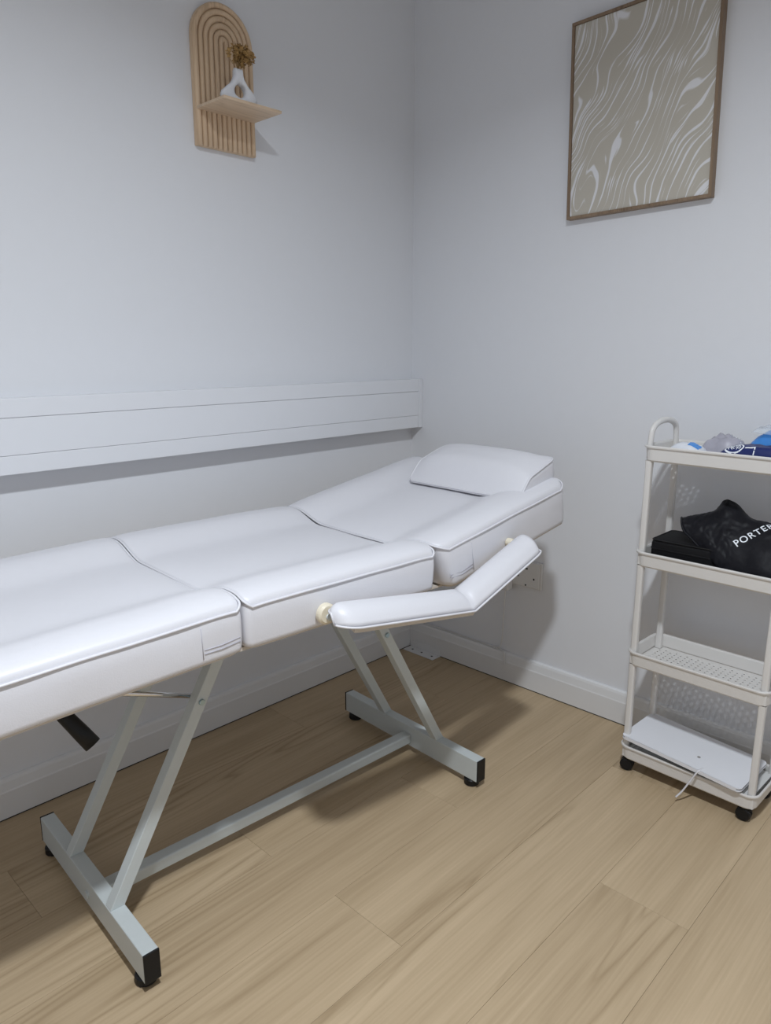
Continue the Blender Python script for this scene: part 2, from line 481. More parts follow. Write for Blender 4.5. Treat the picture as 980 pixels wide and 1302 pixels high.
def cushion(name, u0, u1, zb, mat_fn, parent, r=0.013, thick_end=0.0, slant=0.0):
    out = rrect(u0, u1, -BW, BW, r, 6, 0.012)
    n = len(out); cu = (u0 + u1) / 2
    V, F = [], []

    def top(u, v):
        d = min(u - u0, u1 - u)
        return prof(v) + 0.008 * (1 - math.exp(-max(d, 0) / 0.025)) * (1 - 0.5 * abs(v) / BW) + 0.0012 * noise.noise((u * 9, v * 9, u0))
    qs = [0.996, 0.988, 0.975, 0.96, 0.94, 0.91, 0.88, 0.85, 0.82, 0.79, 0.76, 0.73, 0.70, 0.66, 0.62, 0.57, 0.51, 0.44, 0.36, 0.26, 0.15, 0.05]
    hu, hv = (u1 - u0) / 2, BW
    # sides, bottom to top
    side = [(0.0, -0.004), (0.03, -0.0008), (0.12, 0.0), (0.35, 0.0012), (0.65, 0.0015), (0.88, 0.0008), (0.97, -0.0008)]
    rings = []
    for f, bul in side:
        ring = []
        for (u, v) in out:
            zt = top(u, v) - 0.003
            z = zb + (zt - zb) * f
            du = (u - cu) / hu; dv = v / hv
            uu = u + bul * du; vv = v + bul * dv
            if slant and u < cu: uu += slant * (1 - f) * sm(0.75, 1.0, -du)
            vv += 0.0012 * noise.noise((u * 14, z * 18, v * 5 + 3))
            ring.append((uu, vv, z))
        rings.append(ring)
    for q in qs:
        # shrink by equal absolute inset so bolsters keep their width
        ring = []
        for (u, v) in out:
            ins = (1 - q) * hv
            su = max(0.0, hu - ins * hu / hv) / hu
            uu = cu + (u - cu) * su; vv = v * q
            ring.append((uu, vv, top(uu, vv) - (0.0035 if q > 0.99 else 0.0)))
        rings.append(ring)
    for ring in rings:
        V += [mat_fn(Vector(p)) for p in ring]
    for i in range(len(rings) - 1):
        for k in range(n):
            l = (k + 1) % n
            F.append((i * n + k, i * n + l, (i + 1) * n + l, (i + 1) * n + k))
    F.append(tuple(range(n))); F.append(tuple((len(rings) - 1) * n + k for k in range(n)))
    o = mesh_obj(name, V, F, VINYL, parent, smooth=True)
    tube('piping', [mat_fn(Vector((u + 0.001 * (u - cu) / hu, v * 1.004, top(u, v) - 0.0028))) for (u, v) in out], 0.0024, PIPE, o, closed=True, seg=6)
    bo = rrect(u0 + 0.006, u1 - 0.006, -BW + 0.005, BW - 0.005, 0.02, 4, 0.5)
    m = len(bo)
    bv = [mat_fn(Vector((u + (slant if u < cu else 0), v, zb - 0.0035))) for u, v in bo] + [mat_fn(Vector((u + (slant if u < cu else 0), v, zb + 0.004))) for u, v in bo]
    mesh_obj('base_board', bv, [tuple(range(m)), tuple(range(m, 2 * m))] + [(i, (i + 1) % m, m + (i + 1) % m, m + i) for i in range(m)], BOARD, o)
    return o


ident = lambda p: p


def tilt_about(u, z, deg):
    R = Matrix.Rotation(math.radians(-deg), 4, 'Y')
    c = Vector((u, 0, z))
    return lambda p: R @ (p - c) + c


legT = tilt_about(0.2, 0.68, 2.2)
backT = tilt_about(0.70, 0.675, 10.2)
c_leg = cushion('leg_cushion', -0.37, 0.196, 0.601, legT, bed)
c_seat = cushion('seat_cushion', 0.204, 0.683, 0.601, ident, bed)
c_back = cushion('back_cushion', 0.697, 1.185, 0.586, backT, bed, r=0.03, slant=0.022)
box('light_block_strip', (0.165, -0.27, 0.5905), (0.236, 0.27, 0.5972), BOARD, bed)  # unseen strip added to stop light leaking between leg and seat cushions
box('light_block_strip', (0.64, -0.25, 0.5815), (0.775, 0.25, 0.5855), BOARD, bed)  # likewise added, blocks light through the gap between seat and back
# stitched seams on the side panels
def seam(par, fn, pts): tube('seam', [fn(Vector(p)) for p in pts], 0.0008, SEAM, par, seg=5)
vs = -BW - 0.0016
seam(c_leg, legT, [(0.115, vs, 0.612), (0.115, vs - 0.0005, 0.64), (0.115, vs, 0.668)])
seam(c_leg, legT, [(0.118, vs, 0.628), (0.15, vs, 0.627), (0.188, vs + 0.001, 0.629)])
seam(c_leg, legT, [(0.118, vs, 0.621), (0.15, vs, 0.620), (0.188, vs + 0.001, 0.622)])
seam(c_back, backT, [(0.80, vs, 0.60), (0.80, vs - 0.0005, 0.63), (0.80, vs, 0.668)])
seam(c_back, backT, [(0.722, vs + 0.002, 0.617), (0.76, vs, 0.612), (0.798, vs, 0.615)])
seam(c_back, backT, [(0.724, vs + 0.002, 0.610), (0.76, vs, 0.605), (0.798, vs, 0.608)])

# steel base: two foot bars, four raked legs, one stretcher, two rails under the cushions
def foot_bar(u, v0, v1):
    o = box('foot_bar', (u - 0.015, v0, 0.020), (u + 0.015, v1, 0.080), METAL, bed, 0.002)
    for v, s_ in ((v0, -1), (v1, 1)):
        box('end_cap', (u - 0.0153, min(v, v + s_ * 0.004), 0.0197), (u + 0.0153, max(v, v + s_ * 0.004), 0.0803), BLACK, o, 0.0015)
        cyl('rubber_foot', (u, v - s_ * 0.028, 0.0095), (0, 0, 1), 0.020, 0.019, BLACK, o, bev=0.003)
    return o


fb1 = foot_bar(0.0, -0.258, 0.265)
fb2 = foot_bar(0.898, -0.262, 0.262)
cyl('bolt', (-0.0165, -0.004, 0.047), (1, 0, 0), 0.0085, 0.006, METAL, fb1, bev=0.001)
cyl('bolt', (0.9145, -0.004, 0.047), (1, 0, 0), 0.0085, 0.006, METAL, fb2, bev=0.001)


def raked(u_foot, u_top, v):
    hw = 0.0125
    zb_, zt_ = 0.0795, 0.578
    du = hw / math.cos(math.atan2(abs(u_top - u_foot), zt_ - zb_))
    poly = [(u_foot - du, zb_), (u_foot + du, zb_), (u_top + du, zt_), (u_top - du, zt_)]
    bm = bmesh.new()
    vv = [bm.verts.new((p, v - hw, q)) for p, q in poly] + [bm.verts.new((p, v + hw, q)) for p, q in poly]
    for f in [(0, 1, 2, 3), (4, 5, 6, 7)] + [(i, (i + 1) % 4, 4 + (i + 1) % 4, 4 + i) for i in range(4)]:
        bm.faces.new([vv[i] for i in f])
    bmesh.ops.bevel(bm, geom=list(bm.edges), offset=0.0015, segments=2, affect='EDGES', profile=0.5)
    o = bm_obj('leg', bm, METAL, bed)
    zb2 = 0.437
    ub = u_foot + (u_top - u_foot) * (zb2 - zb_) / (zt_ - zb_)
    s_ = -1 if v < 0 else 1
    cyl('bolt', (ub, v + s_ * 0.0145, zb2), (0, 1, 0), 0.0062, 0.005, ZINC, o, seg=12, bev=0.001)
    cyl('bolt', (ub, v - s_ * 0.0145, zb2), (0, 1, 0), 0.0062, 0.005, ZINC, o, seg=12, bev=0.001)
    return o


for v in (-0.1075, 0.0975):
    raked(0.0, 0.2775, v)
    raked(0.897, 0.621, v)
box('stretcher', (0.014, -0.0225, 0.030), (0.884, 0.0085, 0.0575), METAL, bed, 0.004, 3)
for v in (-0.1075, 0.0975):
    box('rail', (-0.25, v - 0.0125, 0.562), (0.66, v + 0.0125, 0.590), METAL, bed, 0.0015)
box('cross_rail', (0.2, -0.12, 0.550), (0.225, 0.11, 0.5615), METAL, bed, 0.0015)
box('cross_rail', (0.67, -0.2, 0.562), (0.695, 0.2, 0.581), METAL, bed, 0.0015)
# chrome support strut from the leg to the leg cushion, and lever with black grip
tube('support_strut', [(0.203, -0.089, 0.437), (0.067, -0.089, 0.489), (-0.13, -0.07, 0.55), (-0.17, -0.07, 0.565)], 0.0052, CHROME, bed, seg=10)
lev = tube('lever', [(-0.125, -0.10, 0.572), (-0.115, -0.125, 0.567), (-0.09, -0.165, 0.555), (-0.078, -0.185, 0.54)], 0.005, METAL, bed, seg=10)
tube('grip', [(-0.093, -0.165, 0.558), (-0.078, -0.182, 0.535), (-0.062, -0.198, 0.508), (-0.0475, -0.213, 0.483)], [0.011, 0.0125, 0.0135, 0.014], BLACK, lev, seg=16)

# armrest
def armrest():
    stations = []  # (u, zc, half width, crown)
    path = [(0.352, 0.634), (0.712, 0.578), (0.950, 0.664)]
    vc, hw0 = -0.347, 0.037
    for i in range(51):
        s_ = (i / 50) ** 1.7
        u = path[0][0] + (path[1][0] - path[0][0]) * s_
        z = path[0][1] + (path[1][1] - path[0][1]) * s_
        d = u - path[0][0]
        hw = hw0 * math.sqrt(max(0.02, 1 - max(0, 1 - d / 0.046) ** 2))
        cr = 0.026 * math.sqrt(max(0.01, 1 - max(0, 1 - d / 0.03) ** 2))
        e = path[1][0] - u
        cr *= 1 - 0.30 * math.exp(-(e / 0.006) ** 2)
        stations.append((u, z, hw, cr, (-0.153, 0.988)))
    for i in range(1, 33):
        s_ = i / 32
        u = path[1][0] + (path[2][0] - path[1][0]) * s_
        z = path[1][1] + (path[2][1] - path[1][1]) * s_
        d = path[2][0] - u
        hw = hw0 * (1 - 0.12 * max(0, 1 - d / 0.02) ** 2)
        cr = 0.026 * math.sqrt(max(0.01, 1 - max(0, 1 - d / 0.012) ** 2))
        e = u - path[1][0]
        cr *= 1 - 0.30 * math.exp(-(e / 0.006) ** 2)
        stations.append((u, z, hw, cr, (-0.34, 0.94)))
    M_ = 14
    V, F = [], []
    edgeL, edgeR = [], []
    tilt = 0.26
    for (u, z, hw, cr, nn) in stations:
        for k in range(M_ + 1):
            x = -1 + 2 * k / M_
            h = cr * (1 - abs(x) ** 2.6)
            V.append((u + 0, vc + hw * x, z + h + tilt * hw0 * x + 0.0))
        edgeR.append((u, vc - hw * 1.01, z - tilt * hw0 - 0.0005)); edgeL.append((u, vc + hw * 1.01, z + tilt * hw0 - 0.0005))
    ns = len(stations)
    for i in range(ns - 1):
        for k in range(M_):
            a = i * (M_ + 1) + k
            F.append((a, a + 1, a + M_ + 2, a + M_ + 1))
    # close below
    F.append(tuple(range(M_ + 1))); F.append(tuple((ns - 1) * (M_ + 1) + k for k in range(M_ + 1)))
    F2 = []
    for i in range(ns - 1):
        F2.append((i * (M_ + 1), i * (M_ + 1) + M_, (i + 1) * (M_ + 1) + M_, (i + 1) * (M_ + 1)))
    o = mesh_obj('armrest', V, F + F2, VINYL, bed, smooth=True)
    loop = edgeR + edgeL[::-1]
    tube('piping', loop, 0.0024, PIPE, o, closed=True, seg=6)
    BV, BF = [], []
    bst = [q for q in stations if q[0] > 0.376]
    for i, (u, z, hw, cr, nn) in enumerate(bst):
        for x, dz_ in ((-0.93, -0.001), (0.93, -0.001), (0.85, -0.013 if u < 0.715 else -0.006), (-0.85, -0.013 if u < 0.715 else -0.006)):
            BV.append((u, vc + hw * x, z + tilt * hw0 * x + dz_))
    nb = len(bst)
    for i in range(nb - 1):
        for k in range(4):
            l = (k + 1) % 4
            BF.append((i * 4 + k, i * 4 + l, i * 4 + 4 + l, i * 4 + 4 + k))
    BF += [(0, 1, 2, 3), tuple((nb - 1) * 4 + k for k in range(4))]
    mesh_obj('base_board', BV, BF, BOARD, o)
    cyl('pivot_disc', (0.371, -0.302, 0.628), (0, 1, 0), 0.0205, 0.016, CREAM, o, seg=28, bev=0.004)
    cyl('pivot_disc', (0.931, -0.303, 0.664), (0, 1, 0), 0.010, 0.018, CREAM, o, seg=20, bev=0.003)
    tube('mounting_pin', [(0.371, -0.318, 0.623), (0.371, -0.27, 0.625)], 0.006, METAL, o)
    return o


armrest()

# ------------------------------------------------------------------ head pillow on the back section
PILM = bed.matrix_basis.copy()
pil = thing('head_pillow', 'wedge shaped white vinyl pillow lying on the head end of the bed', 'pillow')
bm_world = Matrix.Translation((-1.456, -0.453, 0)) @ Matrix.Rotation(math.radians(-3.1), 4, 'Z')
pbase = Vector((1.108, -0.060, 0.752))
pil.matrix_world = bm_world @ Matrix.Translation(pbase) @ Matrix.Rotation(math.radians(-10.2), 4, 'Y')
def pillow():
    out = []
    for x_, y_ in rrect(-0.088, 0.088, -0.194, 0.194, 0.022, 6, 0.008):
        t = (x_ + 0.088) / 0.176
        out.append((x_ - 0.0 * t, y_ * (1 - (0.24 if y_ > 0 else 0.03) * max(0, t - 0.1) ** 2)))
    n = len(out)
    def th(u):                     # edge height along the depth
        t = (u + 0.088) / 0.176
        return 0.012 + 0.033 * sm(0.0, 0.38, t) + 0.024 * t
    def top(u, v):
        t = (u + 0.088) / 0.176
        ex = 1 - abs(v / 0.194) ** 4; ey = 1 - abs(2 * t - 1) ** 3
        return th(u) + 0.036 * max(0, ex) * max(0, ey) * (0.7 + 0.3 * t) ** 1 + 0.0012 * noise.noise((u * 20, v * 12, 1))
    rings = []
    for f, bul in ((0, -0.006), (0.08, 0), (0.4, 0.003), (0.8, 0.002)):
        rings.append([(u * (1 + bul / 0.088), v * (1 + bul / 0.194), 0.004 + (top(u, v) - 0.006) * f) for u, v in out])
    for q in (1, 0.97, 0.93, 0.88, 0.82, 0.74, 0.64, 0.52, 0.38, 0.22, 0.06):
        rings.append([(u * q, v * (1 - (1 - q) * 0.55) if q > 0.1 else v * 0.45 * q / 0.06 * 0.3, 0) for u, v in out])
        rings[-1] = [(u, v, top(u, v)) for u, v, _ in rings[-1]]
    V = [p for r in rings for p in r]; F = []
    for i in range(len(rings) - 1):
        for k in range(n):
            l = (k + 1) % n
            F.append((i * n + k, i * n + l, (i + 1) * n + l, (i + 1) * n + k))
    F.append(tuple(range(n))); F.append(tuple((len(rings) - 1) * n + k for k in range(n)))
    mesh_obj('cover', V, F, VINYL, pil, smooth=True)
    tube('piping', [(u * 1.01, v * 1.004, top(u, v) - 0.001) for u, v in out], 0.0028, PIPE, pil, closed=True, seg=6)
pillow()

# ------------------------------------------------------------------ arched wall shelf
sh = thing('arched_wall_shelf', 'fluted pale wood arch panel with a small ledge on the wall', 'wall shelf', (-0.750, 0, 1.623))
RO = 0.0905
zc = 0.255
outl = [(-RO, 0.0), (RO, 0.0)] + [(RO * math.cos(a), zc + RO * math.sin(a)) for a in [PI * k / 40 for k in range(41)]]
prism('backboard', outl, lambda p, q, e: (p, -0.001 if e == 0 else -0.013, q), PINE, sh)
nr = 6
wr = RO / nr
for k in range(nr):
    r_ = RO - wr * (k + 0.5)
    pts = [(-r_, 0.0005), (-r_, 0.085), (-r_, 0.17)] + [(-r_ * math.cos(a), zc + r_ * math.sin(a)) for a in [PI * j / 28 for j in range(29)]] + [(r_, 0.17), (r_, 0.085), (r_, 0.0005)]
    tube('rib', [(p, -0.0135, q) for p, q in pts], wr * 0.47, PINE, sh, seg=10, up=(0, 1, 0))
box('ledge', (-0.089, -0.137, 0.0835), (0.0865, -0.012, 0.0905), SHELFW, sh, 0.001)

# ------------------------------------------------------------------ vase
vz = 1.623 + 0.0905
vase = tag(bpy.data.objects.new('tmp', None), 'x', 'x'); bpy.data.objects.remove(vase)
half = [(0.0108, 0.078), (0.0105, 0.066), (0.0135, 0.056), (0.022, 0.043), (0.036, 0.0315), (0.047, 0.022), (0.0508, 0.013), (0.0485, 0.005), (0.042, 0.0)]
sil = [(-x, z) for x, z in half] + half[::-1]
def ray_out(ang, c):
    dx, dy = math.cos(ang), math.sin(ang); best = 0
    for i in range(len(sil)):
        (ax, ay), (bx, by) = sil[i], sil[(i + 1) % len(sil)]
        ax -= c[0]; bx -= c[0]; ay -= c[1]; by -= c[1]
        den = dx * (by - ay) - dy * (bx - ax)
        if abs(den) < 1e-12: continue
        t = (ax * (by - ay) - ay * (bx - ax)) / den
        s_ = (ax * dy - ay * dx) / den
        if t > 0 and -1e-6 <= s_ <= 1 + 1e-6: best = max(best, t)
    return best
hc = (0.001, 0.0265); hr = 0.0148
VV, FF = [], []
NA, NC = 144, 16
for i in range(NA):
    a = 2 * PI * i / NA
    ro = ray_out(a, hc)
    for k in range(NC):
        t = 2 * PI * k / NC
        rm, rd = (ro + hr) / 2, (ro - hr) / 2
        e = lambda x: math.copysign(abs(x) ** 0.75, x)
        r_ = rm + rd * e(math.cos(t))
        yy = 0.0115 * e(math.sin(t)) * (1 - 0.35 * sm(0.045, 0.075, r_ * math.sin(a)))
        VV.append((hc[0] + r_ * math.cos(a), yy, hc[1] + r_ * math.sin(a)))
for i in range(NA):
    j = (i + 1) % NA
    for k in range(NC):
        l = (k + 1) % NC
        FF.append((i * NC + k, i * NC + l, j * NC + l, j * NC + k))
vz0 = min(v[2] for v in VV)
VV = [(x, y, z - vz0) for x, y, z in VV]
vase = tag(mesh_obj('vase', VV, FF, CERAMIC, None, smooth=True), 'matt white ring shaped vase standing on the wall shelf ledge', 'vase')
vase.location = (-0.773, -0.105, vz + 0.0004)
vase.rotation_euler = (0, 0, math.radians(-4))

# dried flowers
fl = thing('dried_flowers', 'bunch of golden brown dried flowers in the white vase', 'dried flowers', (-0.773, -0.105, vz + 0.071))
bm = bmesh.new()
for p in range(5):
    a = 2 * PI * p / 5
    c_, s_ = math.cos(a), math.sin(a)
    pr = [(0.0, 0.0, 0.0), (0.0035, -0.0022, 0.0012), (0.0066, -0.0012, 0.0032), (0.0072, 0.0012, 0.0022), (0.0035, 0.0024, 0.0020)]
    bm.faces.new([bm.verts.new((x * c_ - y * s_, x * s_ + y * c_, z)) for x, y, z in pr])
bloom = bpy.data.meshes.new('bloom'); bm.to_mesh(bloom); bm.free(); bloom.materials.append(FLOWERM)
for i in range(12):
    a = random.uniform(0, 2 * PI); q = random.uniform(0.2, 1)
    e = (0.010 + 0.036 * q * math.cos(a), 0.014 * q * math.sin(a), random.uniform(0.022, 0.055))
    tube('stem', [(random.uniform(-.004, .004), 0, -0.012), (e[0] * .35, e[1] * .4, e[2] * .45), e], 0.0007, STEMM, fl, seg=5)
for i in range(150):
    while True:
        p = Vector((random.uniform(-1, 1), random.uniform(-1, 1), random.uniform(-1, 1)))
        if p.length < 1: break
    p = p * (0.55 + 0.45 * random.random())
    o = bpy.data.objects.new('blossom', bloom); link(o, fl)
    o.location = (0.0125 + 0.042 * p.x, -0.002 + 0.020 * p.y, 0.040 + 0.0285 * p.z)
    o.rotation_euler = (random.uniform(-1.8, 1.0), random.uniform(-1.2, 1.2), random.uniform(0, 6.28))
    s_ = random.uniform(0.7, 1.25); o.scale = (s_, s_, s_)

# ------------------------------------------------------------------ framed picture
PWD, PHT, FD, FW = 0.400, 0.500, 0.022, 0.0075
pic = thing('framed_picture', 'beige and white marbled print in a thin brown wood frame', 'picture', (-0.0005, -0.797, 1.726), (math.radians(-1.5), 0, 0))
hy, hz = PWD / 2, PHT / 2
def mitre(name, a, b_, c_, d_):
    poly = [a, b_, c_, d_]
    prism(name, poly, lambda p, q, e: (0.0 if e == 0 else -FD, p, q), FRAMEW, pic)
mitre('frame_bar', (-hy, -hz), (hy, -hz), (hy - FW, -hz + FW), (-hy + FW, -hz + FW))
mitre('frame_bar', (-hy, hz), (hy, hz), (hy - FW, hz - FW), (-hy + FW, hz - FW))
mitre('frame_bar', (-hy, -hz), (-hy, hz), (-hy + FW, hz - FW), (-hy + FW, -hz + FW))
mitre('frame_bar', (hy, -hz), (hy, hz), (hy - FW, hz - FW), (hy - FW, -hz + FW))
box('print', (-FD + 0.004, -hy + FW + 0.0008, -hz + FW + 0.0008), (-0.004, hy - FW - 0.0008, hz - FW - 0.0008), ART, pic)

# ------------------------------------------------------------------ wall socket, plug, cables, corner bracket
so = thing('wall_socket', 'white double wall socket half hidden behind the armrest', 'socket', (0, -0.498, 0.397))
box('back_box', (-0.009, -0.075, -0.045), (0, 0.075, 0.045), SOCKET, so, 0.002)
box('face_plate', (-0.013, -0.068, -0.0425), (-0.009, 0.073, 0.0425), SOCKET, so, 0.002)
for yc in (-0.020, 0.047):
    for (dy, dz_, hy_, hz_) in ((0, 0.020, 0.0048, 0.0028), (0.031, -0.009, 0.0028, 0.0032), (-0.029, -0.011, 0.0028, 0.0032), (0.001, -0.036, 0.0026, 0.0026)):
        if yc > 0 and dy > 0.02: continue
        box('pin_hole', (-0.0134, yc + dy - hy_, dz_ - hz_), (-0.0125, yc + dy + hy_, dz_ + hz_), HOLE, so)
pl = tag(box('plug', (-0.046, -0.468, 0.335), (-0.0132, -0.425, 0.385), SOCKET, None, 0.004, 3), 'white plug in the double wall socket', 'plug')
def smooth_path(P, n=8):
    P = [Vector(p) for p in P]; out = []
    for i in range(len(P) - 1):
        p0 = P[max(i - 1, 0)]; p1 = P[i]; p2 = P[i + 1]; p3 = P[min(i + 2, len(P) - 1)]
        for k in range(n):
            t = k / n
            out.append(0.5 * ((2 * p1) + (-p0 + p2) * t + (2 * p0 - 5 * p1 + 4 * p2 - p3) * t * t + (-p0 + 3 * p1 - 3 * p2 + p3) * t ** 3))
    out.append(P[-1]); return out
tag(tube('power_cable', smooth_path([(-0.03, -0.451, 0.335), (-0.03, -0.449, 0.30), (-0.025, -0.444, 0.22), (-0.015, -0.435, 0.155), (-0.0125, -0.425, 0.118), (-0.0125, -0.40, 0.1062)]), 0.0022, SOCKET, seg=8),
    'white cable hanging from the plug down to the skirting board', 'cable')
tag(tube('thin_cable', smooth_path([(-0.0195, -0.45, 0.060), (-0.0195, -0.449, 0.085), (-0.016, -0.44, 0.1075), (-0.0055, -0.38, 0.1066), (-0.0055, -0.25, 0.1066), (-0.0055, -0.11, 0.1066), (-0.010, -0.03, 0.1066)]), 0.0022, SOCKET, seg=8),
    'thin white cable lying along the top of the skirting board', 'cable')
br = thing('corner_bracket', 'small white metal angle bracket on the floor in the room corner', 'bracket', (-0.016, -0.095, 0))
box('base_plate', (-0.046, -0.072, 0.0006), (-0.001, 0.074, 0.0036), SKIRT, br, 0.001)
box('flange', (-0.0035, -0.072, 0.0036), (-0.0008, 0.074, 0.030), SKIRT, br, 0.0008)
for yy in (-0.05, 0.0, 0.045):
    cyl('screw_hole', (-0.024, yy, 0.0037), (0, 0, 1), 0.004, 0.0006, HOLE, br, seg=12)

# ------------------------------------------------------------------ rolling cart
ct = thing('rolling_cart', 'slim off white plastic four tier cart on black castors', 'cart', (-0.246962, -0.97938, 0), (0, 0, math.atan2(-0.9996, -0.029)))
# local x = along the cart, local y = towards the wall
CL, CD = 0.352, 0.178
RIMS = [0.079, 0.348, 0.618, 0.886]
TH = 0.040


def tray(zr, holes=True):
    zb_ = zr - TH
    bm = bmesh.new()
    def loopz(ins, z, r=0.026): return [(x, y_, z) for x, y_ in rrect(ins, CL - ins, ins, CD - ins, max(0.006, r - ins * 0.6), 6, 0.4)]
    loops = [loopz(0.0075, zb_), loopz(0.004, zb_ + 0.004), loopz(0.0022, zr - 0.007), loopz(-0.0012, zr - 0.0058), loopz(-0.0018, zr - 0.0025), loopz(-0.0005, zr), loopz(0.0025, zr), loopz(0.0048, zr - 0.004), loopz(0.0065, zb_ + 0.006)]
    n = len(loops[0]); vs_ = [[bm.verts.new(p) for p in l] for l in loops]
    for i in range(len(loops) - 1):
        for k in range(n):
            l = (k + 1) % n
            bm.faces.new((vs_[i][k], vs_[i][l], vs_[i + 1][l], vs_[i + 1][k]))
    o = bm_obj('tray', bm, CART, ct)
    for p in o.data.polygons: p.use_smooth = False
    # perforated base: one sheet, each cell a small hexagonal hole
    V, F = [], []
    m = 0.0085
    nx, ny = 46, 23
    cx, cy = (CL - 2 * m) / nx, (CD - 2 * m) / ny
    z = zb_ + 0.003
    hexr = 0.0025
    for i in range(nx):
        for j in range(ny):
            x_, y_ = m + cx * i, m + cy * j
            q = [(x_, y_, z), (x_ + cx, y_, z), (x_ + cx, y_ + cy, z), (x_, y_ + cy, z)]
            edge = i in (0, 1, nx - 1, nx - 2) or j in (0, 1, ny - 1, ny - 2)
            pat = (i % 2 == 0 and (j + (i // 2)) % 2 == 0)
            base = len(V)
            if edge or not pat:
                V += q; F.append((base, base + 1, base + 2, base + 3))
            else:
                c2 = (x_ + cx / 2, y_ + cy / 2)
                V += q
                V += [(c2[0] + hexr * math.cos(PI / 4 + PI / 4 * k - PI), c2[1] + hexr * math.sin(PI / 4 + PI / 4 * k - PI), z) for k in range(8)]
                h = [base + 4 + k for k in range(8)]
                for k in range(4):
                    F.append((base + k, base + (k + 1) % 4, h[(2 * k + 2) % 8], h[(2 * k + 1) % 8], h[2 * k]))
    mesh_obj('perforated_base', V, F, CART, o)
    return o


for zr in RIMS: tray(zr)


def post(x, y_, z0, z1):
    bm = bmesh.new()
    rg = []
    for z, ww in ((z0, 0.0085), (z0 + 0.03, 0.0080), (z1 - 0.036, 0.0076), (z1 - 0.014, 0.0080), (z1, 0.0084)):
        rg.append([bm.verts.new((x + p, y_ + q, z)) for p, q in rrect(-ww, ww, -ww, ww, ww * 0.45, 3, 1)])
    n = len(rg[0])
    for a, b_ in zip(rg, rg[1:]):
        for k in range(n):
            l = (k + 1) % n
            bm.faces.new((a[k], a[l], b_[l], b_[k]))
    return bm_obj('post', bm, CART, ct, smooth=True)


for i in range(3):
    for x in (0.0155, CL - 0.0155):
        for y_ in (0.0165, CD - 0.0165):
            post(x, y_, RIMS[i] - TH + 0.004, RIMS[i + 1] - TH + 0.002)
for x in (0.013, CL - 0.013):
    P = [(x, 0.018, 0.852), (x, 0.018, 0.885), (x, 0.020, 0.905)]
    for k in range(1, 12):
        a = PI * k / 12
        P.append((x, CD / 2 - 0.068 * math.cos(a), 0.908 + 0.034 * math.sin(a) ** 0.8))
    P += [(x, CD - 0.020, 0.905), (x, CD - 0.018, 0.885), (x, CD - 0.018, 0.852)]
    tube('handle', smooth_path(P, 3), 0.0068, CART, ct, seg=10, sx=1.15, up=(1, 0, 0))
for x, y_ in ((0.024, 0.024), (CL - 0.024, 0.024), (0.024, CD - 0.024), (CL - 0.024, CD - 0.024)):
    a = random.uniform(-0.6, 0.6)
    d = Vector((math.cos(a), math.sin(a), 0)); nrm = Vector((-d.y, d.x, 0))
    c = Vector((x, y_, 0.0175)) - d * 0.006
    hub = cyl('castor', (x, y_, 0.0355), (0, 0, 1), 0.0135, 0.008, BLACK, ct, seg=20, bev=0.002)
    for s_ in (-1, 1):
        cyl('wheel', c + nrm * s_ * 0.0075, nrm, 0.0174, 0.010, BLACK, hub, seg=24, bev=0.003)
    pts_ = [c + Vector((0, 0, 0.019)) - d * 0.010, c + Vector((0, 0, 0.021)), Vector((x, y_, 0.033))]
    tube('fork', pts_, 0.008, BLACK, hub, seg=10)


# ------------------------------------------------------------------ things on the cart (built in the cart's frame)
CTM = Matrix.Translation((-0.246962, -0.97938, 0)) @ Matrix.Rotation(math.atan2(-0.9996, -0.029), 4, 'Z')


def on_cart(name, label, cat, p, rz=0.0, group=None):
    o = thing(name, label, cat, group=group)
    o.matrix_world = CTM @ Matrix.Translation(p) @ Matrix.Rotation(rz, 4, 'Z')
    return o


def soft_pack(name, sx, sy, h, mat, parent, seed=0, nz=0.15, e=2.6, crimp=True):
    """flat sealed packet: pillow-like top, flat base, crinkled."""
    NX, NY = 22, 16
    V, F = [], []
    for side in (1, 0):
        for i in range(NX + 1):
            for j in range(NY + 1):
                u, v = -1 + 2 * i / NX, -1 + 2 * j / NY
                f = max(0, (1 - abs(u) ** e) * (1 - abs(v) ** e)) ** 0.55
                k = 0.035 * f
                x = sx / 2 * u * (1 - 0.04 * (1 - abs(v)) * abs(u)); y_ = sy / 2 * v
                if side:
                    z = 0.0035 + h * f * (1 + nz * noise.noise((u * 2.3 + seed, v * 2.3, seed)) + nz * 0.6 * noise.noise((u * 6 + seed, v * 6, 2.0)))
                else: z = 0.0025 * (1 - f)
                V.append((x, y_, z))
    m = (NX + 1) * (NY + 1)
    for s_ in (0, 1):
        for i in range(NX):
            for j in range(NY):
                a = s_ * m + i * (NY + 1) + j
                F.append((a, a + 1, a + NY + 2, a + NY + 1))
    rim = [i * (NY + 1) for i in range(NX + 1)] + [NX * (NY + 1) + j for j in range(1, NY + 1)] + [i * (NY + 1) + NY for i in range(NX - 1, -1, -1)] + [j for j in range(NY - 1, 0, -1)]
    for k in range(len(rim)):
        a, b_ = rim[k], rim[(k + 1) % len(rim)]
        F.append((a, b_, m + b_, m + a))
    return mesh_obj(name, V, F, mat, parent, smooth=True)


def drape(o, poly, lift=0.0006):
    """z of packet o (local heights) under the points of poly, as flat print lying on it."""
    bvh = BVHTree.FromPolygons([v.co for v in o.data.vertices], [p.vertices[:] for p in o.data.polygons])
    out = []
    for x, y_ in poly:
        h = bvh.ray_cast(Vector((x, y_, 1)), Vector((0, 0, -1)))[0]
        out.append((x, y_, (h.z if h else 0.004) + lift))
    return out


